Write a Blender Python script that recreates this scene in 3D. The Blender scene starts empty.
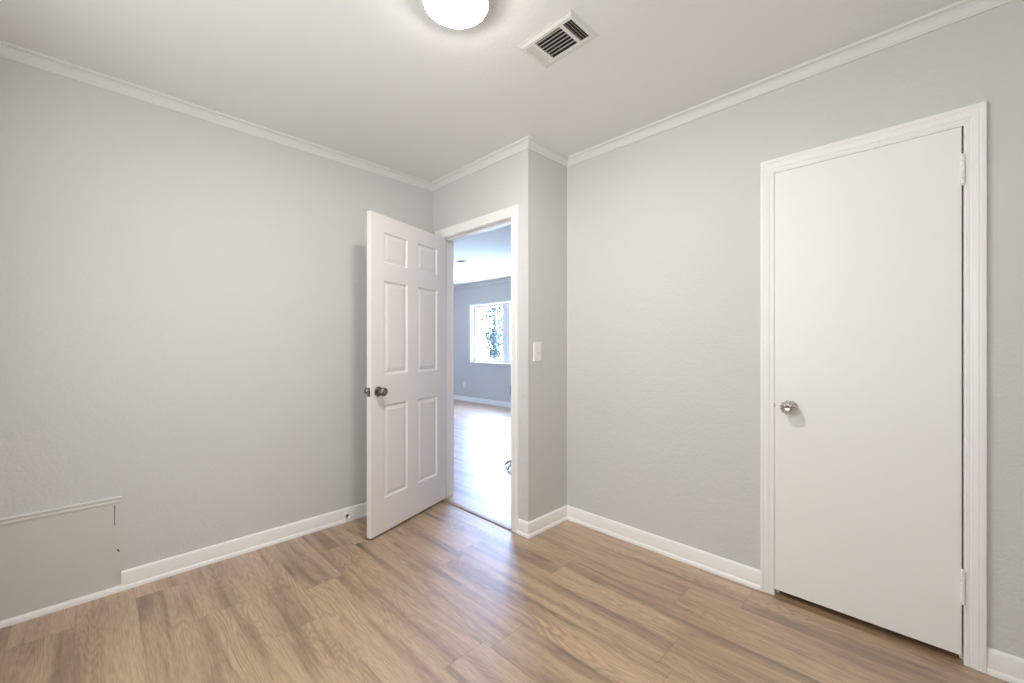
import bpy, bmesh, math, random
from mathutils import Vector, Matrix
random.seed(7)
S = bpy.context.scene
C = S.collection

# ------------------------------------------------------------------ camera
A = 0.781                      # heading of the view in the floor plan (radians from +X)
cam_d = bpy.data.cameras.new('camera')
cam = bpy.data.objects.new('camera', cam_d); C.objects.link(cam)
cam.location = (0, 0, 1.21)
cam.rotation_euler = (math.pi / 2, 0, A - math.pi / 2)
cam_d.sensor_width = 36
cam_d.lens = 415.9 / 1024 * 36
cam_d.shift_y = 3.2 / 1024
cam_d.clip_start = 0.02
S.camera = cam

# ------------------------------------------------------------------ world, lights, exposure
SKY = 53.0
SKY_SHADE = 4.4
SKY_COL = (0.42, 0.56, 1.0, 1)
GROUND_COL = (0.68, 0.87, 1.24, 1)
SHADE_COL = (0.90, 0.93, 0.95, 1)
SHADE_GROUND_COL = (1.45, 1.42, 1.40, 1)
LAMP = 150.0
S.view_settings.view_transform = 'Standard'
S.view_settings.look = 'None'
S.view_settings.exposure = 0.16
S.view_settings.gamma = 1.0
S.view_settings.use_curve_mapping = False
S.cycles.use_denoising = True
S.cycles.max_bounces = 12
S.cycles.diffuse_bounces = 8
S.cycles.sample_clamp_indirect = 4
S.cycles.blur_glossy = 1.0
w = bpy.data.worlds.new('daylight'); S.world = w; w.use_nodes = True
WN, WL = w.node_tree.nodes, w.node_tree.links
bg = WN['Background']
wtc = WN.new('ShaderNodeTexCoord'); wsp = WN.new('ShaderNodeSeparateXYZ'); WL.new(wtc.outputs['Generated'], wsp.inputs[0])
# sky is brightest on the sun's side (+X) and dim on the shaded side of the house; glow added below the horizon to lift the ceilings
wst = WN.new('ShaderNodeMapRange'); wst.inputs['From Min'].default_value = 0.0; wst.inputs['From Max'].default_value = 0.6
wst.inputs['To Min'].default_value = SKY_SHADE; wst.inputs['To Max'].default_value = SKY
WL.new(wsp.outputs['X'], wst.inputs['Value']); WL.new(wst.outputs[0], bg.inputs['Strength'])
wgr = WN.new('ShaderNodeValToRGB'); wgr.color_ramp.elements[0].position = 0.49; wgr.color_ramp.elements[0].color = GROUND_COL
wgr.color_ramp.elements[1].position = 0.51; wgr.color_ramp.elements[1].color = SKY_COL
wmr = WN.new('ShaderNodeMapRange'); wmr.inputs['From Min'].default_value = -1; WL.new(wsp.outputs['Z'], wmr.inputs['Value'])
WL.new(wmr.outputs[0], wgr.inputs[0])
wfx = WN.new('ShaderNodeMapRange'); wfx.inputs['From Max'].default_value = 0.6; WL.new(wsp.outputs['X'], wfx.inputs['Value'])
wmx = WN.new('ShaderNodeMix'); wmx.data_type = 'RGBA'; WL.new(wfx.outputs[0], wmx.inputs['Factor'])
wsh = WN.new('ShaderNodeValToRGB'); wsh.color_ramp.elements[0].position = 0.49; wsh.color_ramp.elements[0].color = SHADE_GROUND_COL
wsh.color_ramp.elements[1].position = 0.51; wsh.color_ramp.elements[1].color = SHADE_COL
WL.new(wmr.outputs[0], wsh.inputs[0])
WL.new(wsh.outputs['Color'], wmx.inputs['A']); WL.new(wgr.outputs['Color'], wmx.inputs['B'])
WL.new(wmx.outputs['Result'], bg.inputs['Color'])


def portal(x, y, z, rot, sx, sy):
    """sampling aid in a window opening; gives off no light of its own"""
    d = bpy.data.lights.new('window_portal', 'AREA'); d.shape = 'RECTANGLE'
    d.size = sx; d.size_y = sy; d.cycles.is_portal = True
    o = bpy.data.objects.new('window_portal', d); C.objects.link(o)
    o.location = (x, y, z); o.rotation_euler = rot


# ------------------------------------------------------------------ plan of the place (metres)
H = 2.504
XB, YB = -0.55, -0.50          # walls behind the camera
YL = 2.817                     # left wall
XD, XD2 = 1.932, 2.042         # doorway wall, near and far face
YC = 1.7715                    # return wall
XR, XR2 = 2.332, 2.432         # closet wall
XF = 5.68                      # far wall of the next room
YF0, YF1 = 1.0, 8.3
DO0, DO1, DOZ = 1.919, 2.690, 2.042     # doorway opening
CL0, CL1, CLZ = -0.106, 0.514, 2.039    # closet opening
WN0, WN1, WNZ0, WNZ1 = 5.00, 6.86, 0.845, 2.035   # window of the next room


B2Y0, B2Y1, BZ0, BZ1 = 0.40, 1.90, 0.75, 2.10   # added unseen window behind the camera, for daylight fill
SW0, SW1, SWZ0, SWZ1 = 3.3, 3.8, 1.65, 2.15         # added unseen side window, brightens the next room
portal(XF + 0.14, (WN0 + WN1) / 2, (WNZ0 + WNZ1) / 2, (0, math.pi / 2, 0), WNZ1 - WNZ0, WN1 - WN0)
portal((SW0 + SW1) / 2, YF1 + .14, (SWZ0 + SWZ1) / 2, (-math.pi / 2, 0, 0), SW1 - SW0, SWZ1 - SWZ0)
portal(XB - .11, (B2Y0 + B2Y1) / 2, (BZ0 + BZ1) / 2, (0, -math.pi / 2, 0), BZ1 - BZ0, B2Y1 - B2Y0)

# ------------------------------------------------------------------ materials
def srgb(r, g, b):
    f = lambda c: (c / 255 / 12.92) if c / 255 <= 0.04045 else ((c / 255 + 0.055) / 1.055) ** 2.4
    return (f(r), f(g), f(b), 1)


def mat(name, col, rough=0.5, metal=0.0, bump=None, spec=0.5, emit=None, var=0.03):
    m = bpy.data.materials.new(name); m.use_nodes = True
    nt = m.node_tree; N, L = nt.nodes, nt.links
    p = N['Principled BSDF']
    p.inputs['Roughness'].default_value = rough
    p.inputs['Metallic'].default_value = metal
    p.inputs['Specular IOR Level'].default_value = spec
    tc = N.new('ShaderNodeTexCoord')
    nz = N.new('ShaderNodeTexNoise'); nz.inputs['Scale'].default_value = 3; nz.inputs['Detail'].default_value = 4
    L.new(tc.outputs['Object'], nz.inputs['Vector'])
    mx = N.new('ShaderNodeMix'); mx.data_type = 'RGBA'
    mx.inputs['A'].default_value = [c * (1 - var) for c in col[:3]] + [1]
    mx.inputs['B'].default_value = [min(1, c * (1 + var)) for c in col[:3]] + [1]
    L.new(nz.outputs['Fac'], mx.inputs['Factor']); L.new(mx.outputs['Result'], p.inputs['Base Color'])
    if bump:
        sc, st, dist = bump
        n1 = N.new('ShaderNodeTexNoise'); n1.inputs['Scale'].default_value = sc; n1.inputs['Detail'].default_value = 3
        n1.inputs['Roughness'].default_value = 0.55
        L.new(tc.outputs['Object'], n1.inputs['Vector'])
        n2 = N.new('ShaderNodeTexNoise'); n2.inputs['Scale'].default_value = sc * 0.28; n2.inputs['Detail'].default_value = 2
        L.new(tc.outputs['Object'], n2.inputs['Vector'])
        ad = N.new('ShaderNodeMath'); ad.operation = 'ADD'
        L.new(n1.outputs['Fac'], ad.inputs[0]); L.new(n2.outputs['Fac'], ad.inputs[1])
        b = N.new('ShaderNodeBump'); b.inputs['Strength'].default_value = st; b.inputs['Distance'].default_value = dist
        L.new(ad.outputs[0], b.inputs['Height']); L.new(b.outputs['Normal'], p.inputs['Normal'])
    if emit:
        p.inputs['Emission Color'].default_value = emit[0]; p.inputs['Emission Strength'].default_value = emit[1]
    return m


M = {}
M['wall'] = mat('grey_wall_paint', (0.648, 0.648, 0.642), 0.62, bump=(75, 0.45, 0.004), spec=0.35, var=0.015)
M['far_wall'] = mat('next_room_wall_darkened', (0.58, 0.565, 0.54), 0.7, bump=(75, 0.3, 0.003), spec=0.3, var=0.015)  # wall grey darkened and warmed to offset the strong bluish daylight there
M['far_ceiling'] = mat('next_room_ceiling_darkened', (0.68, 0.68, 0.66), 0.85, bump=(60, 0.3, 0.003), spec=0.2, var=0.01)  # ceiling white darkened to hold down the next room's brightness
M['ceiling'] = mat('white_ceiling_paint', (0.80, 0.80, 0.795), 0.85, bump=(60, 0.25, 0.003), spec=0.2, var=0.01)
M['trim'] = mat('white_trim_paint', (0.90, 0.89, 0.885), 0.38, var=0.01)
M['crown'] = mat('crown_paint', (0.75, 0.75, 0.74), 0.5, var=0.01)
M['door'] = mat('white_door_paint', (0.83, 0.80, 0.79), 0.42, var=0.01)
M['closet'] = mat('white_closet_paint', (0.88, 0.875, 0.865), 0.45, var=0.01)
M['panel'] = mat('grey_panel_paint', (0.645, 0.635, 0.618), 0.6, spec=0.35, var=0.02)
M['nickel'] = mat('satin_nickel', (0.27, 0.25, 0.225), 0.22, 1.0)
M['chrome'] = mat('polished_chrome', (0.62, 0.59, 0.56), 0.08, 1.0)
M['plastic'] = mat('white_plastic', (0.88, 0.87, 0.85), 0.35)
M['rubber'] = mat('white_rubber', (0.75, 0.74, 0.72), 0.7)
M['dark'] = mat('dark_shade_and_chip', (0.02, 0.02, 0.02), 0.8)  # near-black for shade in the vent and crack, and for the paint chip
M['vent'] = mat('vent_enamel', (0.74, 0.73, 0.71), 0.4)
M['closet_inside'] = mat('closet_inside', (0.4, 0.4, 0.4), 0.9)
M['steel'] = mat('grey_painted_steel', (0.38, 0.43, 0.47), 0.4, 0.3)
M['threshold'] = mat('brown_threshold', (0.33, 0.23, 0.16), 0.3)
M['lamp'] = mat('lit_diffuser', (0.9, 0.9, 0.9), 0.5, emit=((1.0, 0.935, 0.875, 1), LAMP))
M['lamp_base'] = mat('lamp_base', (0.85, 0.85, 0.84), 0.4)
M['leaf'] = mat('leaf', (0.075, 0.11, 0.13), 0.9, var=0.3, spec=0.1)
M['bark'] = mat('bark', (0.05, 0.065, 0.075), 0.9, var=0.3)
M['lawn'] = mat('lawn', (0.30, 0.34, 0.24), 0.9, var=0.2)


def glass_mat():
    m = bpy.data.materials.new('window_glass'); m.use_nodes = True
    N, L = m.node_tree.nodes, m.node_tree.links
    N.remove(N['Principled BSDF'])
    t = N.new('ShaderNodeBsdfTransparent'); t.inputs['Color'].default_value = (0.95, 0.98, 0.98, 1)
    g = N.new('ShaderNodeBsdfGlossy'); g.inputs['Roughness'].default_value = 0.02
    mx = N.new('ShaderNodeMixShader')
    mx.inputs[0].default_value = 0.05; L.new(t.outputs[0], mx.inputs[1]); L.new(g.outputs[0], mx.inputs[2])
    L.new(mx.outputs[0], N['Material Output'].inputs['Surface'])
    return m


M['glass'] = glass_mat()


def floor_mat():
    m = bpy.data.materials.new('oak_laminate'); m.use_nodes = True
    nt = m.node_tree; N, L = nt.nodes, nt.links
    p = N['Principled BSDF']

    def math_(op, a, b=None, c=None):
        n = N.new('ShaderNodeMath'); n.operation = op
        for i, v in enumerate((a, b, c)):
            if v is None: continue
            if isinstance(v, (int, float)): n.inputs[i].default_value = v
            else: L.new(v, n.inputs[i])
        return n.outputs[0]

    def comb(x, y, z):
        n = N.new('ShaderNodeCombineXYZ')
        for i, v in enumerate((x, y, z)):
            if isinstance(v, (int, float)): n.inputs[i].default_value = v
            else: L.new(v, n.inputs[i])
        return n.outputs[0]

    def noise(v, sc, det=3, rough=0.5, dist=0.0):
        n = N.new('ShaderNodeTexNoise'); n.inputs['Scale'].default_value = sc
        n.inputs['Detail'].default_value = det; n.inputs['Roughness'].default_value = rough
        n.inputs['Distortion'].default_value = dist
        L.new(v, n.inputs['Vector']); return n.outputs['Fac']

    def ramp(v, pts):
        n = N.new('ShaderNodeValToRGB'); cr = n.color_ramp
        while len(cr.elements) > 1: cr.elements.remove(cr.elements[-1])
        cr.elements[0].position = pts[0][0]; cr.elements[0].color = pts[0][1]
        for q, col in pts[1:]:
            e = cr.elements.new(q); e.color = col
        L.new(v, n.inputs[0]); return n.outputs['Color']

    def mul(a, b, f=1.0):
        n = N.new('ShaderNodeMix'); n.data_type = 'RGBA'; n.blend_type = 'MULTIPLY'
        if isinstance(f, (int, float)): n.inputs['Factor'].default_value = f
        else: L.new(f, n.inputs['Factor'])
        L.new(a, n.inputs['A']); L.new(b, n.inputs['B']); return n.outputs['Result']

    uv = N.new('ShaderNodeUVMap'); uv.uv_map = 'metres'
    rn = N.new('ShaderNodeUVMap'); rn.uv_map = 'plank'
    s1 = N.new('ShaderNodeSeparateXYZ'); L.new(uv.outputs[0], s1.inputs[0])
    s2 = N.new('ShaderNodeSeparateXYZ'); L.new(rn.outputs[0], s2.inputs[0])
    u, v = s1.outputs[0], s1.outputs[1]
    r1, r2 = s2.outputs[0], s2.outputs[1]
    ox = math_('MULTIPLY', r1, 17.0); oy = math_('MULTIPLY', r2, 31.0)
    # broad field whose contour lines are the cathedral figure
    fld = noise(comb(math_('ADD', math_('MULTIPLY', u, 6.5), ox), math_('ADD', math_('MULTIPLY', v, 0.95), oy), r1), 1.0, 2.0, 0.45, 0.35)
    vo = N.new('ShaderNodeTexVoronoi'); vo.inputs['Scale'].default_value = 1.0
    L.new(comb(math_('ADD', math_('MULTIPLY', u, 6.5), ox), math_('ADD', math_('MULTIPLY', v, 1.0), oy), 0.0), vo.inputs['Vector'])
    vo.voronoi_dimensions = '2D'
    wrap = math_('MULTIPLY', math_('MINIMUM', vo.outputs['Distance'], 0.5), 26.0)
    rings = math_('SINE', math_('ADD', math_('MULTIPLY', fld, 170.0), wrap))
    rings = math_('ADD', math_('MULTIPLY', rings, 0.5), 0.5)
    # lines only show in part of the board
    msk = noise(comb(math_('ADD', math_('MULTIPLY', u, 5.0), oy), math_('ADD', math_('MULTIPLY', v, 1.1), ox), r2), 1.0, 1.0)
    msk = ramp(msk, [(0.40, (0.2, 0.2, 0.2, 1)), (0.62, (1, 1, 1, 1))])
    # long blotches
    blo = noise(comb(math_('ADD', math_('MULTIPLY', u, 13.0), ox), math_('ADD', math_('MULTIPLY', v, 1.0), oy), r2), 1.0, 3.0, 0.5, 0.6)
    # fine fibre
    fib = noise(comb(math_('ADD', math_('MULTIPLY', u, 230.0), ox), math_('ADD', math_('MULTIPLY', v, 14.0), oy), 0.0), 1.0, 3.0, 0.6)
    fib2 = noise(comb(math_('ADD', math_('MULTIPLY', u, 45.0), oy), math_('ADD', math_('MULTIPLY', v, 2.2), ox), 0.0), 1.0, 4.0, 0.65)
    base = ramp(blo, [(0.28, srgb(128, 101, 76)), (0.42, srgb(166, 137, 109)), (0.52, srgb(189, 161, 131)), (0.75, srgb(199, 173, 144))])
    tone = ramp(r1, [(0.0, (0.93, 0.92, 0.91, 1)), (0.5, (1.0, 0.99, 0.98, 1)), (1.0, (1.06, 1.06, 1.05, 1))])
    col = mul(base, tone)
    col = mul(col, ramp(rings, [(0.0, (0.80, 0.77, 0.73, 1)), (0.5, (1, 1, 1, 1)), (1.0, (1.09, 1.09, 1.08, 1))]), msk)
    col = mul(col, ramp(fib, [(0.35, (0.78, 0.75, 0.73, 1)), (0.6, (1.08, 1.08, 1.08, 1))]))
    col = mul(col, ramp(fib2, [(0.32, (0.82, 0.79, 0.77, 1)), (0.55, (1.04, 1.04, 1.04, 1))]))
    # knots
    kn = ramp(vo.outputs['Distance'], [(0.02, (0.42, 0.38, 0.36, 1)), (0.07, (0.80, 0.77, 0.75, 1)), (0.15, (1, 1, 1, 1))])
    s3 = N.new('ShaderNodeSeparateColor'); L.new(vo.outputs['Color'], s3.inputs[0])
    kmask = math_('GREATER_THAN', s3.outputs[0], 0.72)
    col = mul(col, kn, kmask)
    # seams: distance to board edges, carried in a third UV layer
    ed = N.new('ShaderNodeUVMap'); ed.uv_map = 'edge'
    s4 = N.new('ShaderNodeSeparateXYZ'); L.new(ed.outputs[0], s4.inputs[0])
    du = math_('MINIMUM', s4.outputs[0], math_('SUBTRACT', 0.195, s4.outputs[0]))
    ln = math_('MULTIPLY', r2, 0.0)
    dv = math_('MINIMUM', s4.outputs[1], math_('ADD', s4.outputs[1], 1.0))
    seam = ramp(du, [(0.0, (0.78, 0.75, 0.72, 1)), (0.0018, (1, 1, 1, 1))])
    seam2 = ramp(dv, [(0.0, (0.68, 0.64, 0.6, 1)), (0.0022, (1, 1, 1, 1))])
    col = mul(mul(col, seam, 0.8), seam2)
    col = mul(col, ramp(r1, [(0.0, (0.91, 0.875, 0.81, 1))]))
    L.new(col, p.inputs['Base Color'])
    rr = ramp(fib2, [(0.3, (0.48, 0.48, 0.48, 1)), (0.7, (0.38, 0.38, 0.38, 1))])
    L.new(rr, p.inputs['Roughness'])
    p.inputs['Specular IOR Level'].default_value = 0.9
    p.inputs['Coat Weight'].default_value = 1.0; p.inputs['Coat Roughness'].default_value = 0.42; p.inputs['Coat IOR'].default_value = 1.75
    b = N.new('ShaderNodeBump'); b.inputs['Strength'].default_value = 0.12; b.inputs['Distance'].default_value = 0.001
    L.new(fib, b.inputs['Height']); L.new(b.outputs['Normal'], p.inputs['Normal'])
    return m


M['floor'] = floor_mat()


# ------------------------------------------------------------------ helpers
def tag(o, label=None, cat=None, group=None, kind=None):
    if label: o['label'] = label
    if cat: o['category'] = cat
    if group: o['group'] = group
    if kind: o['kind'] = kind
    return o


def obj(name, bm, m, parent=None, smooth=False, bevel=0.0):
    me = bpy.data.meshes.new(name)
    bmesh.ops.recalc_face_normals(bm, faces=bm.faces)
    bm.to_mesh(me); bm.free()
    if isinstance(m, str): m = M[m]
    me.materials.append(m)
    o = bpy.data.objects.new(name, me); C.objects.link(o)
    if parent: o.parent = parent
    if smooth:
        for p in me.polygons: p.use_smooth = True
        try:
            me.set_sharp_from_angle(angle=math.radians(38))
        except Exception:
            pass
    if bevel:
        b = o.modifiers.new('bevel', 'BEVEL'); b.width = bevel; b.segments = 2; b.limit_method = 'ANGLE'
    return o


def empty(name, loc, rz=0):
    o = bpy.data.objects.new(name, None); C.objects.link(o)
    o.location = loc; o.rotation_euler = (0, 0, rz); o.empty_display_size = 0.05
    return o


def box(bm, x0, x1, y0, y1, z0, z1):
    v = [bm.verts.new((x, y, z)) for x in (x0, x1) for y in (y0, y1) for z in (z0, z1)]
    for f in ((0, 1, 3, 2), (4, 6, 7, 5), (0, 4, 5, 1), (2, 3, 7, 6), (0, 2, 6, 4), (1, 5, 7, 3)):
        bm.faces.new([v[i] for i in f])
    return v


def lathe(bm, prof, origin, axis, n=32, facets=None):
    """prof: list of (r, t) along axis direction."""
    ax = Vector(axis).normalized()
    up = Vector((0, 0, 1)) if abs(ax.z) < 0.9 else Vector((1, 0, 0))
    e1 = ax.cross(up).normalized(); e2 = ax.cross(e1)
    rings = []
    for r, t in prof:
        if r < 1e-6:
            rings.append([bm.verts.new(Vector(origin) + ax * t)]); continue
        ring = []
        for i in range(n):
            a = 2 * math.pi * i / n
            k = r
            if facets: k = r * (1 - facets * (0.5 + 0.5 * math.cos(a * 12)) * min(1, r / 0.02))
            ring.append(bm.verts.new(Vector(origin) + ax * t + (e1 * math.cos(a) + e2 * math.sin(a)) * k))
        rings.append(ring)
    for a, b in zip(rings, rings[1:]):
        if len(a) == 1 and len(b) == 1: continue
        for i in range(n):
            j = (i + 1) % n
            if len(a) == 1: bm.faces.new((a[0], b[i], b[j]))
            elif len(b) == 1: bm.faces.new((a[i], a[j], b[0]))
            else: bm.faces.new((a[i], a[j], b[j], b[i]))
    for ring in (rings[0], rings[-1]):
        if len(ring) > 1: bm.faces.new(ring)


def tube(bm, pts, r, n=10, taper=None):
    pts = [Vector(p) for p in pts]
    rings = []
    for k, p in enumerate(pts):
        d = (pts[min(k + 1, len(pts) - 1)] - pts[max(k - 1, 0)]).normalized()
        up = Vector((0, 0, 1)) if abs(d.z) < 0.9 else Vector((1, 0, 0))
        e1 = d.cross(up).normalized(); e2 = d.cross(e1)
        rr = r * (taper[k] if taper else 1)
        rings.append([bm.verts.new(p + (e1 * math.cos(2 * math.pi * i / n) + e2 * math.sin(2 * math.pi * i / n)) * rr) for i in range(n)])
    for a, b in zip(rings, rings[1:]):
        for i in range(n):
            j = (i + 1) % n; bm.faces.new((a[i], a[j], b[j], b[i]))
    bm.faces.new(rings[0]); bm.faces.new(rings[-1])


def sweep(bm, path, prof, i0=0, i1=None, caps=True):
    """Moulding along a floor-plan polyline. prof = closed list of (offset to the right of travel, z).
    Only the stretch i0..i1 is built; the points outside it only set the mitre."""
    P = [Vector(p) for p in path]
    if i1 is None: i1 = len(P) - 1
    rings = []
    for i in range(i0, i1 + 1):
        n1 = n2 = None
        if i > 0:
            d = (P[i] - P[i - 1]).normalized(); n1 = Vector((d.y, -d.x))
        if i < len(P) - 1:
            d = (P[i + 1] - P[i]).normalized(); n2 = Vector((d.y, -d.x))
        if n1 is None: n1 = n2
        if n2 is None: n2 = n1
        m_ = (n1 + n2); m_ = m_ / (m_.length_squared / 2) if m_.length > 1e-6 else n1
        rings.append([bm.verts.new((P[i].x + m_.x * o, P[i].y + m_.y * o, z)) for o, z in prof])
    k = len(prof)
    for a, b in zip(rings, rings[1:]):
        for i in range(k):
            j = (i + 1) % k; bm.faces.new((a[i], a[j], b[j], b[i]))
    bm.faces.new(rings[0]); bm.faces.new(rings[-1])


def casing(bm, xw, sgn, y0, y1, zt, wl, wr, wt, prof, zb=0.0):
    """Door casing on a wall whose plane is X = xw, standing out along sgn. y0 (width wl) and y1 (width wr) sides.
    prof: list of (s 0..1 from the opening outward, thickness)."""
    sect = []
    for s, d in prof:
        x = xw + sgn * d
        sect.append([(x, y0 - wl * s, zb), (x, y0 - wl * s, zt + wt * s), (x, y1 + wr * s, zt + wt * s), (x, y1 + wr * s, zb)])
    V = [[bm.verts.new(p) for p in row] for row in sect]
    k = len(V)
    for a in range(k):
        b = (a + 1) % k
        for i in range(3):
            bm.faces.new((V[a][i], V[a][i + 1], V[b][i + 1], V[b][i]))
    bm.faces.new([V[a][0] for a in range(k)]); bm.faces.new([V[a][3] for a in range(k)])


def struct(name, bm, m, label=None, cat=None, **k):
    return tag(obj(name, bm, m, **k), label, cat, kind='structure')


def boxes(*bs):
    bm = bmesh.new()
    for b in bs: box(bm, *b)
    return bm


# ------------------------------------------------------------------ floor (planks run along Y)
def build_floor():
    bm = bmesh.new()
    uvm = bm.loops.layers.uv.new('metres'); uvp = bm.loops.layers.uv.new('plank'); uve = bm.loops.layers.uv.new('edge')
    W, LEN, off = 0.195, 1.22, 0.34
    known = {0: 2.276, 1: 1.905, 3: 1.275, 5: 1.885, 9: 0.60, 6: 0.72, 2: 0.95, 4: 2.45, 7: 1.40, 8: 2.05, -1: 1.45, -2: 1.8}
    X0, X1, Y0, Y1 = XB - 0.1, XF + 0.1, YB - 0.1, YF1 + 0.1
    k0 = math.floor((X0 - off) / W)
    k = k0
    while off + k * W < X1:
        xa, xb = off + k * W, off + (k + 1) * W
        j = known.get(k, random.uniform(0, LEN))
        y = j - math.ceil((j - Y0) / LEN) * LEN
        while y < Y1:
            ya, yb = y, y + LEN
            ra, rb = random.random(), random.random()
            ca, cb, cc, cd = max(xa, X0), min(xb, X1), max(ya, Y0), min(yb, Y1)
            if cb > ca and cd > cc:
                # split lengthwise so both ends carry their own distance to a joint
                ym = (cc + cd) / 2
                for c0, c1, near in ((cc, ym, ya), (ym, cd, yb)):
                    vs = [bm.verts.new(q) for q in ((ca, c0, 0), (cb, c0, 0), (cb, c1, 0), (ca, c1, 0))]
                    f = bm.faces.new(vs)
                    for lp in f.loops:
                        x_, y_ = lp.vert.co.x, lp.vert.co.y
                        lp[uvm].uv = (x_ - xa, y_ - ya); lp[uvp].uv = (ra, rb)
                        lp[uve].uv = (x_ - xa, abs(y_ - near))
            y += LEN
        k += 1
    box(bm, X0, X1, Y0, Y1, -.12, -.002)      # slab under the boards
    me = bpy.data.meshes.new('floor'); bm.to_mesh(me); bm.free(); me.materials.append(M['floor'])
    o = bpy.data.objects.new('floor', me); C.objects.link(o)
    tag(o, 'brown oak plank laminate floor running from this room through the doorway', 'floor', kind='structure')


build_floor()

# ------------------------------------------------------------------ shell
struct('ceiling', boxes((XB - .1, XD2, YB - .1, YL + .1, H, H + .1), (XD2, XR2, YB - .1, YC + .1, H, H + .1)), 'ceiling', 'plain white painted ceiling of this room', 'ceiling')
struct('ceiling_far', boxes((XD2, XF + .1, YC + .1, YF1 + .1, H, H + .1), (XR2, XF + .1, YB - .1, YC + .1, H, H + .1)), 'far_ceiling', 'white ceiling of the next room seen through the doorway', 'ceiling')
struct('wall_left', boxes((XB - .1, XD, YL, YL + .1, 0, H)), 'wall', 'pale grey textured wall on the left behind the open door', 'wall')
struct('wall_back', boxes((XD, XD2, YC, DO0 - .018, 0, H), (XD, XD2, DO1 + .018, YF1, 0, H), (XD, XD2, DO0 - .018, DO1 + .018, DOZ + .018, H)), 'wall',
       'pale grey wall holding the open doorway', 'wall')
struct('wall_return', boxes((XD2, XR2, YC, YC + .1, 0, H)), 'wall', 'short pale grey return wall carrying the light switch', 'wall')
struct('wall_right', boxes((XR, XR2, CL1 + .018, YC, 0, H), (XR, XR2, YB - .1, CL0 - .018, 0, H), (XR, XR2, CL0 - .018, CL1 + .018, CLZ + .018, H)), 'wall',
       'pale grey wall around the closed flat white door', 'wall')
struct('wall_front', boxes((XB - .1, XB, YB - .1, B2Y0, 0, H), (XB - .1, XB, B2Y1, YL, 0, H), (XB - .1, XB, B2Y0, B2Y1, 0, BZ0), (XB - .1, XB, B2Y0, B2Y1, BZ1, H)), 'wall')
struct('wall_rear', boxes((XB, XR, YB - .1, YB, 0, H)), 'wall')
struct('wall_closet', boxes((XR2, 3.10, YC - .05, YC, 0, H), (3.05, 3.10, YB - .1, YC - .05, 0, H), (XR2, 3.05, YB - .1, YB - .05, 0, H)), 'closet_inside')
struct('wall_far', boxes((XF, XF + .13, YF0, WN0, 0, H), (XF, XF + .13, WN1, YF1 + .1, 0, H), (XF, XF + .13, WN0, WN1, 0, WNZ0), (XF, XF + .13, WN0, WN1, WNZ1, H)), 'far_wall',
       'pale grey far wall of the next room with the window', 'wall')
struct('wall_far_left', boxes((XD2, SW0, YF1, YF1 + .13, 0, H), (SW1, XF, YF1, YF1 + .13, 0, H), (SW0, SW1, YF1, YF1 + .13, 0, SWZ0), (SW0, SW1, YF1, YF1 + .13, SWZ1, H)), 'far_wall')
struct('wall_far_right', boxes((3.10, XF, YF0 - .1, YF0, 0, H)), 'far_wall')

# ------------------------------------------------------------------ crown moulding
crown = [(0, H), (0, H - .059), (.007, H - .059), (.008, H - .050), (.0045, H - .047), (.008, H - .041), (.015, H - .026), (.024, H - .017), (.021, H - .013), (.032, H - .010), (.034, H)]
loop = [(XB, YB), (XB, YL), (XD, YL), (XD, YC), (XR, YC), (XR, YB), (XB, YB), (XB, YL)]
names = [('trim_1', 1, 'white crown moulding along the top of the left wall'),
         ('trim_2', 2, 'white crown moulding above the open doorway'),
         ('trim_3', 3, 'white crown moulding along the top of the short return wall'),
         ('trim_4', 4, 'white crown moulding along the top of the wall above the flat door'),
         ('trim_5', 5, None)]
for nm, i, lab in names:
    bm = bmesh.new(); sweep(bm, loop, crown, i, i + 1)
    struct(nm, bm, 'crown', lab, 'crown moulding' if lab else None)
bm = bmesh.new(); sweep(bm, [(XF, YF0), (XF, YF1)][::-1], crown)
struct('trim_6', bm, 'crown', 'white crown moulding on the far wall of the next room', 'crown moulding')

# ------------------------------------------------------------------ baseboards
base = [(0, 0), (.021, 0), (.021, .010), (.018, .018), (.013, .022), (.013, .068), (.011, .074), (.011, .082), (.008, .088), (.004, .0915), (0, .092)]
low = [(0, 0), (.021, 0), (.021, .012), (.017, .022), (.011, .027), (0, .027)]
bm = bmesh.new(); sweep(bm, [(0.100, YL), (XD, YL), (XD, DO1 + .075)], base, 0, 1)
struct('baseboard_left', bm, 'trim', 'white baseboard along the left wall', 'baseboard', smooth=True)
bm = bmesh.new(); sweep(bm, [(XB, YL), (0.100, YL)], low)
struct('baseboard_left_low', bm, 'trim', 'thin white shoe strip below the grey access panel', 'baseboard', smooth=True)
pth = [(XD, DO0 - .064), (XD, YC), (XR, YC), (XR, CL1 + .059)]
for nm, i, lab in (('baseboard_back', 0, 'tiny white baseboard end beside the doorway casing'), ('baseboard_return', 1, 'white baseboard under the light switch'),
                   ('baseboard_right', 2, 'white baseboard between the room corner and the flat white door')):
    bm = bmesh.new(); sweep(bm, pth, base, i, i + 1)
    struct(nm, bm, 'trim', lab, 'baseboard', smooth=True)
bm = bmesh.new(); sweep(bm, [(XR, CL0 - .058), (XR, YB)], base)
struct('baseboard_right_end', bm, 'trim', 'white baseboard on the hinge side of the flat white door', 'baseboard', smooth=True)
bm = bmesh.new(); sweep(bm, [(XF, YF1), (XF, YF0)], base)
struct('baseboard_far', bm, 'trim', 'white baseboard on the far wall of the next room', 'baseboard', smooth=True)

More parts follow.
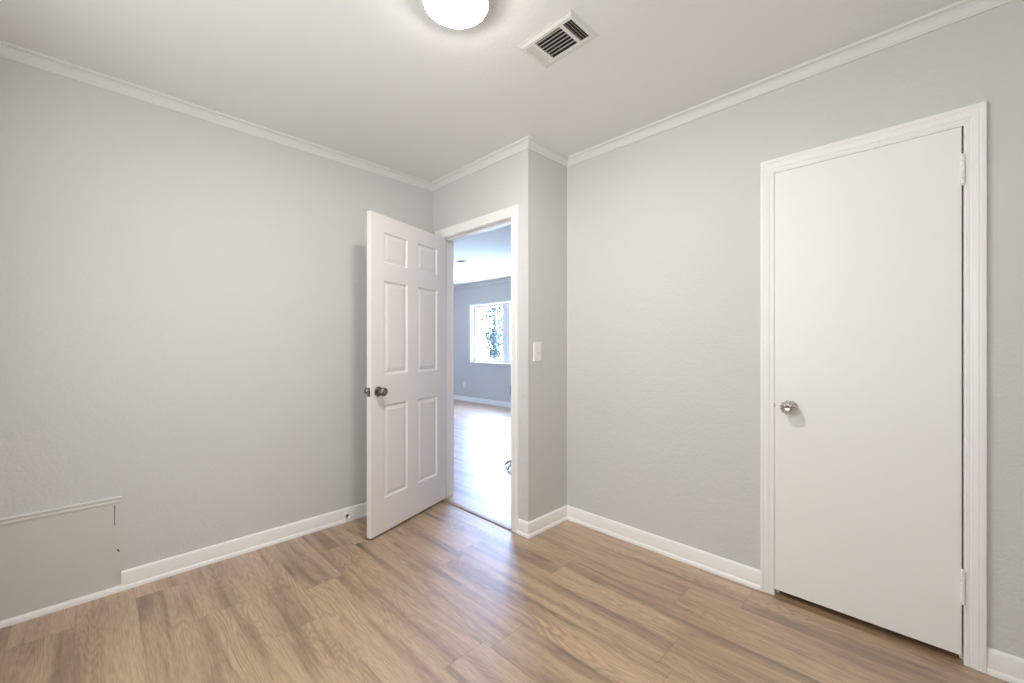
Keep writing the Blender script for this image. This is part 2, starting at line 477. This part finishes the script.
# ------------------------------------------------------------------ doorway: jamb, stop, casing, threshold
bm = boxes((XD - .001, XD2 + .001, DO0 - .018, DO0, 0, DOZ), (XD - .001, XD2 + .001, DO1, DO1 + .018, 0, DOZ), (XD - .001, XD2 + .001, DO0 - .018, DO1 + .018, DOZ, DOZ + .018),
           (XD + .040, XD + .075, DO0, DO0 + .008, 0, DOZ - .010), (XD + .040, XD + .075, DO1 - .008, DO1, 0, DOZ - .010), (XD + .040, XD + .075, DO0, DO1, DOZ - .010, DOZ))
struct('trim_7', bm, 'trim', 'white jamb lining the open doorway', 'door jamb')
cprof = [(0, 0), (0, .009), (.04, .011), (.16, .012), (.20, .0095), (.26, .0095), (.30, .0125), (.72, .017), (.80, .0175), (.92, .0165), (1, .013), (1, 0)]
bm = bmesh.new(); casing(bm, XD, -1, DO0 - .002, DO1 + .005, DOZ + .003, .060, .068, .066, cprof)
struct('trim_8', bm, 'trim', 'white casing framing the open doorway', 'door casing')
bm = bmesh.new(); casing(bm, XD2, 1, DO0 - .004, DO1 + .005, DOZ + .004, .06, .066, .066, cprof)
struct('trim_9', bm, 'trim')
bm = bmesh.new()
vs = []
for y in (DO0 + .0005, DO1 - .0005):
    vs.append([bm.verts.new((x, y, z)) for x, z in ((XD - .022, 0), (XD - .018, .005), (XD - .010, .0075), (XD + .014, .0075), (XD + .022, .005), (XD + .026, 0))])
for i in range(6):
    j = (i + 1) % 6; bm.faces.new((vs[0][i], vs[0][j], vs[1][j], vs[1][i]))
bm.faces.new(vs[0]); bm.faces.new(vs[1])
struct('trim_10', bm, 'threshold', 'thin brown threshold strip across the doorway floor', 'threshold')
# strike plate on the latch-side jamb
t = boxes((XD - .0135, XD + .030, DO0 - .001, DO0 + .0022, .880, .945))
for dz in (-.024, .024): lathe(t, [(.0035, 0), (.003, .0012), (0, .0015)], (XD + .012, DO0 + .002, .9125 + dz), (0, 1, 0), 10)
tag(obj('strike_plate', t, 'nickel', bevel=.001), 'small dark metal strike plate on the doorway jamb opposite the open door', 'strike plate')

# ------------------------------------------------------------------ door_1: six panel door, standing open
DW, DT, DZ0, DZ1 = .781, .035, .012, 2.038
d1 = empty('door_1', (1.9527, 2.6547, 0), math.pi + .3034)   # local +x runs from hinge to free edge, local -y is the far side
tag(d1, 'white six-panel door standing open in front of the left wall', 'door', kind='structure')


def panel_leaf():
    bm = bmesh.new()
    xs = [.003, .119, .347, .447, .672, DW]
    zs = [DZ0, .224, .826, 1.017, 1.621, 1.732, 1.933, DZ1]
    for side in (0, 1):
        y = 0.0 if side == 0 else -DT
        sg = -1 if side == 0 else 1       # into the leaf
        for i in range(5):
            for j in range(7):
                x0, x1, z0, z1 = xs[i], xs[i + 1], zs[j], zs[j + 1]
                if i in (1, 3) and j in (1, 3, 5):
                    rects = [(0, 0), (.004, .0015), (.009, .0085), (.016, .0100), (.038, .0030), (.041, .0025)]
                    prev = None
                    for ins, dep in rects:
                        r = [bm.verts.new((px, y + sg * dep, pz)) for px, pz in ((x0 + ins, z0 + ins), (x1 - ins, z0 + ins), (x1 - ins, z1 - ins), (x0 + ins, z1 - ins))]
                        if prev:
                            for k in range(4):
                                bm.faces.new((prev[k], prev[(k + 1) % 4], r[(k + 1) % 4], r[k]))
                        prev = r
                    bm.faces.new(prev)
                else:
                    bm.faces.new([bm.verts.new((px, y, pz)) for px, pz in ((x0, z0), (x1, z0), (x1, z1), (x0, z1))])
    for j in range(7):
        for x in (xs[0], DW):
            bm.faces.new([bm.verts.new(q) for q in ((x, 0, zs[j]), (x, -DT, zs[j]), (x, -DT, zs[j + 1]), (x, 0, zs[j + 1]))])
    for i in range(5):
        for z in (DZ0, DZ1):
            bm.faces.new([bm.verts.new(q) for q in ((xs[i], 0, z), (xs[i], -DT, z), (xs[i + 1], -DT, z), (xs[i + 1], 0, z))])
    bmesh.ops.remove_doubles(bm, verts=bm.verts, dist=1e-5)
    return bm


lf = obj('door_leaf', panel_leaf(), 'door', d1, bevel=.0015)
lf.modifiers['bevel'].angle_limit = math.radians(60)
KZ = .916
ball = [(.0, .0), (.031, .0), (.0325, .003), (.031, .006), (.024, .009), (.013, .011), (.0115, .020), (.012, .026), (.018, .030), (.0245, .036), (.0275, .044), (.0275, .051), (.0245, .058), (.017, .063), (.006, .0655), (0, .0655)]
for ynear, ax in ((0, (0, 1, 0)), (-DT, (0, -1, 0))):
    r = bmesh.new(); lathe(r, ball[:7], (.722, ynear, KZ), ax)
    ro = obj('knob_rose', r, 'nickel', d1, smooth=True)
    k_ = bmesh.new(); lathe(k_, ball[6:], (.722, ynear, KZ), ax)
    obj('door_knob', k_, 'nickel', ro, smooth=True)
obj('latch_plate', boxes((DW - .0005, DW + .0015, -DT / 2 - .0125, -DT / 2 + .0125, KZ - .028, KZ + .028)), 'nickel', d1, bevel=.001)
b_ = bmesh.new(); lathe(b_, [(0.008, 0), (.008, .009), (.005, .011), (0, .011)], (DW + .001, -DT / 2, KZ), (1, 0, 0), 14)
obj('latch_bolt', b_, 'nickel', d1, smooth=True)

# ------------------------------------------------------------------ door_2: flat closet door
LX = XR - .012                     # front face of the leaf
d2 = empty('door_2', (LX, CL0 + .003, 0))
tag(d2, 'closed flat white slab door in the right wall', 'door', kind='structure')
LW = (CL1 - .0012) - (CL0 + .005)
obj('door_leaf', boxes((0, .034, .002, .002 + LW, .030, CLZ - .0015)), 'closet', d2, bevel=.002)
kb = bmesh.new(); lathe(kb, [(.0, .0), (.029, .0), (.030, .002), (.027, .006), (.018, .009), (.010, .011), (.009, .022)], (0, .553, KZ), (-1, 0, 0))
ro = obj('knob_rose', kb, 'chrome', d2, smooth=True)
kb = bmesh.new(); lathe(kb, [(.009, .020), (.020, .024), (.031, .032), (.0345, .041), (.033, .050), (.025, .058), (.014, .0605), (.010, .058), (0, .057)], (0, .553, KZ), (-1, 0, 0), 48, facets=.13)
obj('door_knob', kb, 'chrome', ro)
kb = boxes((-.0015, .010, LW + .001, LW + .0035, KZ - .008, KZ + .014))
obj('latch_tongue', kb, 'nickel', d2)
for z0, z1 in ((1.817, 1.927), (.232, .357)):
    kb = bmesh.new()
    n = 5; hh = (z1 - z0) / n
    for i in range(n):
        lathe(kb, [(.0055, .0006), (.0065, .0014), (.0065, hh - .0014), (.0055, hh - .0006)], (-.0065, .000, z0 + i * hh), (0, 0, 1), 14)
    lathe(kb, [(.004, 0), (.0045, .003), (.002, .006), (0, .0065)], (-.0065, 0, z1), (0, 0, 1), 12)
    lathe(kb, [(.004, 0), (.0045, .003), (.002, .006), (0, .0065)], (-.0065, 0, z0), (0, 0, -1), 12)
    box(kb, -.0012, .0, .002, .020, z0, z1)
    obj('hinge', kb, 'closet', d2, smooth=True)
bm = boxes((LX, XR2, CL0 - .018, CL0, 0, CLZ), (LX, XR2, CL1, CL1 + .018, 0, CLZ), (LX, XR2, CL0 - .018, CL1 + .018, CLZ, CLZ + .018),
           (XR + .026, XR + .06, CL0, CL0 + .010, 0, CLZ), (XR + .026, XR + .06, CL1 - .010, CL1, 0, CLZ), (XR + .026, XR + .06, CL0, CL1, CLZ - .010, CLZ))
struct('trim_11', bm, 'trim', 'white jamb around the flat white door', 'door jamb')
c2 = [(0, .000), (0, .0125), (.05, .0140), (.18, .0145), (.21, .0125), (.27, .0125), (.30, .0155), (.62, .0185), (.66, .0170), (.72, .0170), (.76, .0190), (.95, .0190), (1, .0165), (1, 0)]
bm = bmesh.new(); casing(bm, XR, -1, CL0 - .003, CL1 + .003, CLZ + .005, .055, .056, .064, c2)
struct('trim_12', bm, 'trim', 'white moulded casing framing the flat white door', 'door casing')

# ------------------------------------------------------------------ light switch
sw = empty('light_switch', (2.018, YC, 1.164)); tag(sw, 'white toggle light switch on the short return wall', 'light switch')
bm = bmesh.new()
f0 = [(-.038, -.0615), (.038, -.0615), (.038, .0615), (-.038, .0615)]
r0 = [bm.verts.new((x, 0, z)) for x, z in f0]; r1_ = [bm.verts.new((x, -.003, z)) for x, z in f0]
r2_ = [bm.verts.new((x * .9, -.0065, z * .94)) for x, z in f0]
for a, b in ((r0, r1_), (r1_, r2_)):
    for i in range(4): bm.faces.new((a[i], a[(i + 1) % 4], b[(i + 1) % 4], b[i]))
bm.faces.new(r2_); bm.faces.new(r0)
pl = obj('switch_plate', bm, 'plastic', sw)
bm = bmesh.new()
v = box(bm, -.005, .005, -.018, -.0055, -.011, .003)
for q in v:
    if q.co.y < -.01: q.co.z = q.co.z * .55 + .009
obj('switch_toggle', bm, 'plastic', sw)
bm = boxes((-.0075, .0075, -.0068, -.0060, -.014, .014)); obj('toggle_slot', bm, 'panel', pl)
for z in (-.030, .030):
    bm = bmesh.new(); lathe(bm, [(.0035, 0), (.003, .001), (0, .0013)], (0, -.0064, z), (0, -1, 0), 12)
    obj('screw', bm, 'vent', pl)

# ------------------------------------------------------------------ access panel low on the left wall
ap = empty('access_panel', (-.20, YL, .025)); tag(ap, 'low grey painted access panel at the foot of the left wall', 'access panel')
obj('panel_board', boxes((-.349, .2768, -.007, 0, .003, .300), (-.349, .275, -.007, 0, .300, .402), (-.349, .2768, -.007, 0, .402, .409)), 'panel', ap, bevel=.001)
bm = boxes((.2768, .2995, -.0062, 0, .067, .300), (.2775, .2995, -.0062, 0, .300, .402), (.2768, .2995, -.0062, 0, .402, .409))
obj('edge_strip', bm, 'panel', ap, bevel=.0006)
bm = boxes((.275, .2775, -.0012, .0, .300, .402)); obj('crack_shade', bm, 'dark', ap)  # black strip stands in for the shade inside the crack
bm = bmesh.new(); v = box(bm, .287, .293, -.0068, -.006, .168, .180)
for q in v: q.co.x += (.174 - q.co.z) * .5
obj('paint_chip', bm, 'dark', ap)
bm = bmesh.new()
pr = [(0, .409), (-.010, .409), (-.012, .412), (-.012, .419), (-.008, .422), (-.008, .428), (-.013, .431), (-.013, .436), (-.009, .439), (0, .440)]
r0 = [bm.verts.new((-.349, y, z)) for y, z in pr]; r1_ = [bm.verts.new((.300, y, z)) for y, z in pr]
for i in range(len(pr)):
    j = (i + 1) % len(pr); bm.faces.new((r0[i], r0[j], r1_[j], r1_[i]))
bm.faces.new(r0); bm.faces.new(r1_)
tp = obj('top_trim', bm, mat('pale_ledge_paint', (0.68, 0.67, 0.65), 0.5), ap)

# ------------------------------------------------------------------ door stop on the left baseboard
ds = empty('door_stop', (1.222, YL - .013, .048)); tag(ds, 'small white door stop fixed to the baseboard beside the open door', 'door stop')
bm = bmesh.new(); lathe(bm, [(0, 0), (.017, 0), (.017, .004), (.010, .008), (0, .008)], (0, 0, 0), (0, -1, 0), 18)
obj('stop_base', bm, 'plastic', ds, smooth=True)
bm = bmesh.new()
pts = []
for i in range(0, 12 * 12 + 1):
    a = 2 * math.pi * i / 12; q = i / 144
    pts.append((.0070 * math.cos(a), -.005 - q * .050, .0070 * math.sin(a)))
tube(bm, pts, .0018, 6)
obj('stop_spring', bm, 'nickel', ds, smooth=True)
bm = bmesh.new(); lathe(bm, [(0, .050), (.011, .050), (.013, .055), (.013, .066), (.009, .071), (0, .071)], (0, 0, 0), (0, -1, 0), 18)
obj('stop_tip', bm, 'rubber', ds, smooth=True)

# ------------------------------------------------------------------ ceiling light
cl = empty('ceiling_light', (.948, 1.233, H)); tag(cl, 'glowing round white flush ceiling light', 'ceiling light')
bm = bmesh.new(); lathe(bm, [(0, 0), (.120, 0), (.122, .003), (.122, .030), (.120, .033), (.117, .033), (.115, .022), (.0, .022)], (0, 0, 0), (0, 0, -1), 64)
obj('light_base', bm, 'lamp_base', cl, smooth=True)
bm = bmesh.new(); lathe(bm, [(.1145, .0225), (.1150, .031), (.111, .037), (.098, .044), (.078, .049), (.05, .0525), (.02, .054), (0, .0541)], (0, 0, 0), (0, 0, -1), 64)
obj('light_diffuser', bm, 'lamp', cl, smooth=True)


# ------------------------------------------------------------------ ceiling vent
def make_vent(name, cx, cy, label, detail=True):
    e = empty(name, (cx, cy, H)); tag(e, label, 'ceiling vent')
    hx, hy = .0985, .1455
    ix, iy = .064, .120
    bm = bmesh.new()
    lv = []
    for x, y, z in ((hx, hy, 0), (hx, hy, -.0015), (hx - .006, hy - .006, -.0015), (hx - .020, hy - .014, -.006), (ix, iy, -.006), (ix, iy, -.001)):
        lv.append([bm.verts.new((sx * x, sy * y, z)) for sx, sy in ((-1, -1), (1, -1), (1, 1), (-1, 1))])
    for a, b in zip(lv, lv[1:]):
        for i in range(4): bm.faces.new((a[i], a[(i + 1) % 4], b[(i + 1) % 4], b[i]))
    fr = obj('vent_frame', bm, 'vent', e)
    obj('duct_shade', boxes((-ix, ix, -iy, iy, -.0016, -.0006)), 'dark', e)  # black sheet stands in for the shade behind the louvres
    # bars between the three banks
    for y0, y1 in ((-.078, -.062), (.071, .087)):
        obj('cross_bar', boxes((-ix, ix, y0, y1, -.006, -.002)), 'vent', e)

    def slat(x0, y0, x1, y1, nx, ny, tilt):
        """thin tilted blade from (x0,y0) to (x1,y1); (nx,ny) is the way its lower edge leans"""
        b = bmesh.new(); top, bot = -.0015, -.0078
        q = []
        for x, y in ((x0, y0), (x1, y1)):
            for th in (0, .0010):
                q.append(b.verts.new((x + nx * th, y + ny * th, top)))
                q.append(b.verts.new((x + nx * (tilt + th), y + ny * (tilt + th), bot)))
        for f in ((0, 1, 3, 2), (4, 6, 7, 5), (0, 4, 5, 1), (2, 3, 7, 6), (0, 2, 6, 4), (1, 5, 7, 3)):
            b.faces.new([q[i] for i in f])
        obj('louvre', b, 'vent', e)
    n = 6
    for i in range(n):
        x = -ix + .006 + i * (2 * ix - .012) / n
        slat(x + .009, -.062, x + .009, .071, -1, 0, .0115)
    for i in range(3):
        y = -.116 + i * .0125
        slat(-ix, y + .009, ix, y + .009, 0, -1, .005)
    for i in range(4):
        y = .0885 + i * .0085
        slat(-ix, y, ix, y, 0, 1, .009)
    return e


make_vent('ceiling_vent', 1.397, 1.113, 'white slatted air vent in the ceiling near the round light')
make_vent('ceiling_vent', 4.02, 5.08, 'distant grey ceiling vent seen through the open doorway')

# ------------------------------------------------------------------ next room: window, outlet, stand
def window(name, xin, sgn, y0, y1, z0, z1, depth, mull, label=None, turn=None):
    """window_n in a wall whose inner face is X = xin; the wall goes toward sgn."""
    e = empty(name, (xin, (y0 + y1) / 2, z0)); tag(e, label, 'window' if label else None, kind='structure')
    yc, hw, hh = 0, (y1 - y0) / 2, z1 - z0
    bm = bmesh.new()
    d = sgn * depth
    fx0, fx1 = sorted((d - sgn * .045, d))
    box(bm, fx0, fx1, -hw, -hw + .05, 0, hh); box(bm, fx0, fx1, hw - .05, hw, 0, hh)
    box(bm, fx0, fx1, -hw + .05, hw - .05, 0, .05); box(bm, fx0, fx1, -hw + .05, hw - .05, hh - .05, hh)
    obj('window_frame', bm, 'trim', e)
    for (m0, m1) in mull:
        obj('mullion', boxes((fx0, fx1, m0 - (y0 + y1) / 2, m1 - (y0 + y1) / 2, .05, hh - .05)), 'trim', e)
    g0, g1 = sorted((d - sgn * .024, d - sgn * .020))
    obj('window_pane', boxes((g0, g1, -hw + .05, hw - .05, .05, hh - .05)), 'glass', e)
    # reveal lining, casing and sill
    bm = bmesh.new()
    casing(bm, 0, -sgn, -hw, hw, hh, .035, .035, .035, [(0, 0), (0, .010), (.9, .012), (1, 0)], zb=0)
    obj('window_casing', bm, 'trim', e)
    if turn:
        e.location = turn[0]; e.rotation_euler = (0, 0, turn[1])
    a, b = sorted((-sgn * .030, d - sgn * .045))
    obj('window_sill', boxes((a, b, -hw - .05 if False else -hw + .0, hw, -.018, .002)), 'trim', e)
    return e


window('window_1', XF, 1, WN0, WN1, WNZ0, WNZ1, .13, [(6.56, 6.60), (5.78, 5.98), (5.22, 5.26)], 'bright white framed window in the far wall of the next room')
window('added_window_2', XB, -1, B2Y0, B2Y1, BZ0, BZ1, .10, [(1.13, 1.17)])  # added out of view to give soft daylight fill
window('added_window_3', 0, 1, 0, SW1 - SW0, SWZ0, SWZ1, .13, [(.24, .26)], turn=(((SW0 + SW1) / 2, YF1, SWZ0), math.pi / 2))  # added out of view to put more daylight in the next room

ol = empty('wall_outlet', (XF, 7.08, .345)); tag(ol, 'small pale outlet low on the far wall of the next room', 'outlet')
bm = boxes((-.005, 0, -.036, .036, -.058, .058)); obj('outlet_plate', bm, 'plastic', ol, bevel=.002)
for z in (-.02, .02):
    bm = bmesh.new(); lathe(bm, [(.016, 0), (.016, .002), (0, .002)], (-.005, 0, z), (-1, 0, 0), 16); obj('socket', bm, 'rubber', ol)

# low metal stand, nearly all of it behind the jamb
st = empty('metal_stand', (2.922, 2.858, 0)); tag(st, 'grey metal stand foot on the next room floor, cut off by the doorway edge', 'stand')
bm = bmesh.new(); tube(bm, [(0, 0, .05), (0, 0, .13)], .009, 12); lathe(bm, [(0, .045), (.018, .05), (.02, .075), (.012, .09), (0, .09)], (0, 0, 0), (0, 0, 1), 16)
obj('stand_post', bm, 'steel', st, smooth=True)
for k in range(4):
    a = math.radians(100 + 90 * k)
    bm = bmesh.new()
    tube(bm, [(math.cos(a) * r, math.sin(a) * r, z) for r, z in ((.01, .068), (.05, .062), (.09, .040), (.12, .012))], .014, 8, [1, 1, .8, .7])
    lg = obj('stand_leg', bm, 'steel', st, smooth=True)

# ------------------------------------------------------------------ outside the window
struct('ground', boxes((11, 16, 11, 15.5, -.5, -.35)), 'lawn', 'planted ground outside the far window', 'ground')


def tree(x, y, h, r, label, seed):
    rnd = random.Random(seed)
    e = empty('tree', (x, y, -.35)); tag(e, label, 'tree', 'trees outside the far window')
    bm = bmesh.new(); tube(bm, [(0, 0, 0), (.03, .02, h * .4), (0, 0, h * .8)], .10, 8, [1, .8, .4]); obj('trunk', bm, 'bark', e)
    bm = bmesh.new()
    for i in range(900):
        z = rnd.random() ** 1.1
        rr = r * math.sin(math.pi * (.12 + .85 * z)) * (0.35 + .65 * rnd.random())
        a = rnd.random() * 6.283
        c = Vector((math.cos(a) * rr, math.sin(a) * rr, h * (.22 + .80 * z)))
        u = Vector((rnd.uniform(-1, 1), rnd.uniform(-1, 1), rnd.uniform(-1, 1))).normalized() * .10
        w_ = u.cross(Vector((rnd.uniform(-1, 1), rnd.uniform(-1, 1), rnd.uniform(-1, 1)))).normalized() * .06
        bm.faces.new([bm.verts.new(c + q) for q in (-u, w_, u, -w_)])
    obj('foliage', bm, 'leaf', e)


tree(12.6, 13.6, 4.6, .62, 'bluish tree outside the left pane of the far window', 3)
tree(14.0, 13.57, 3.9, .6, 'bluish tree outside the far window, nearly hidden by the doorway edge', 5)
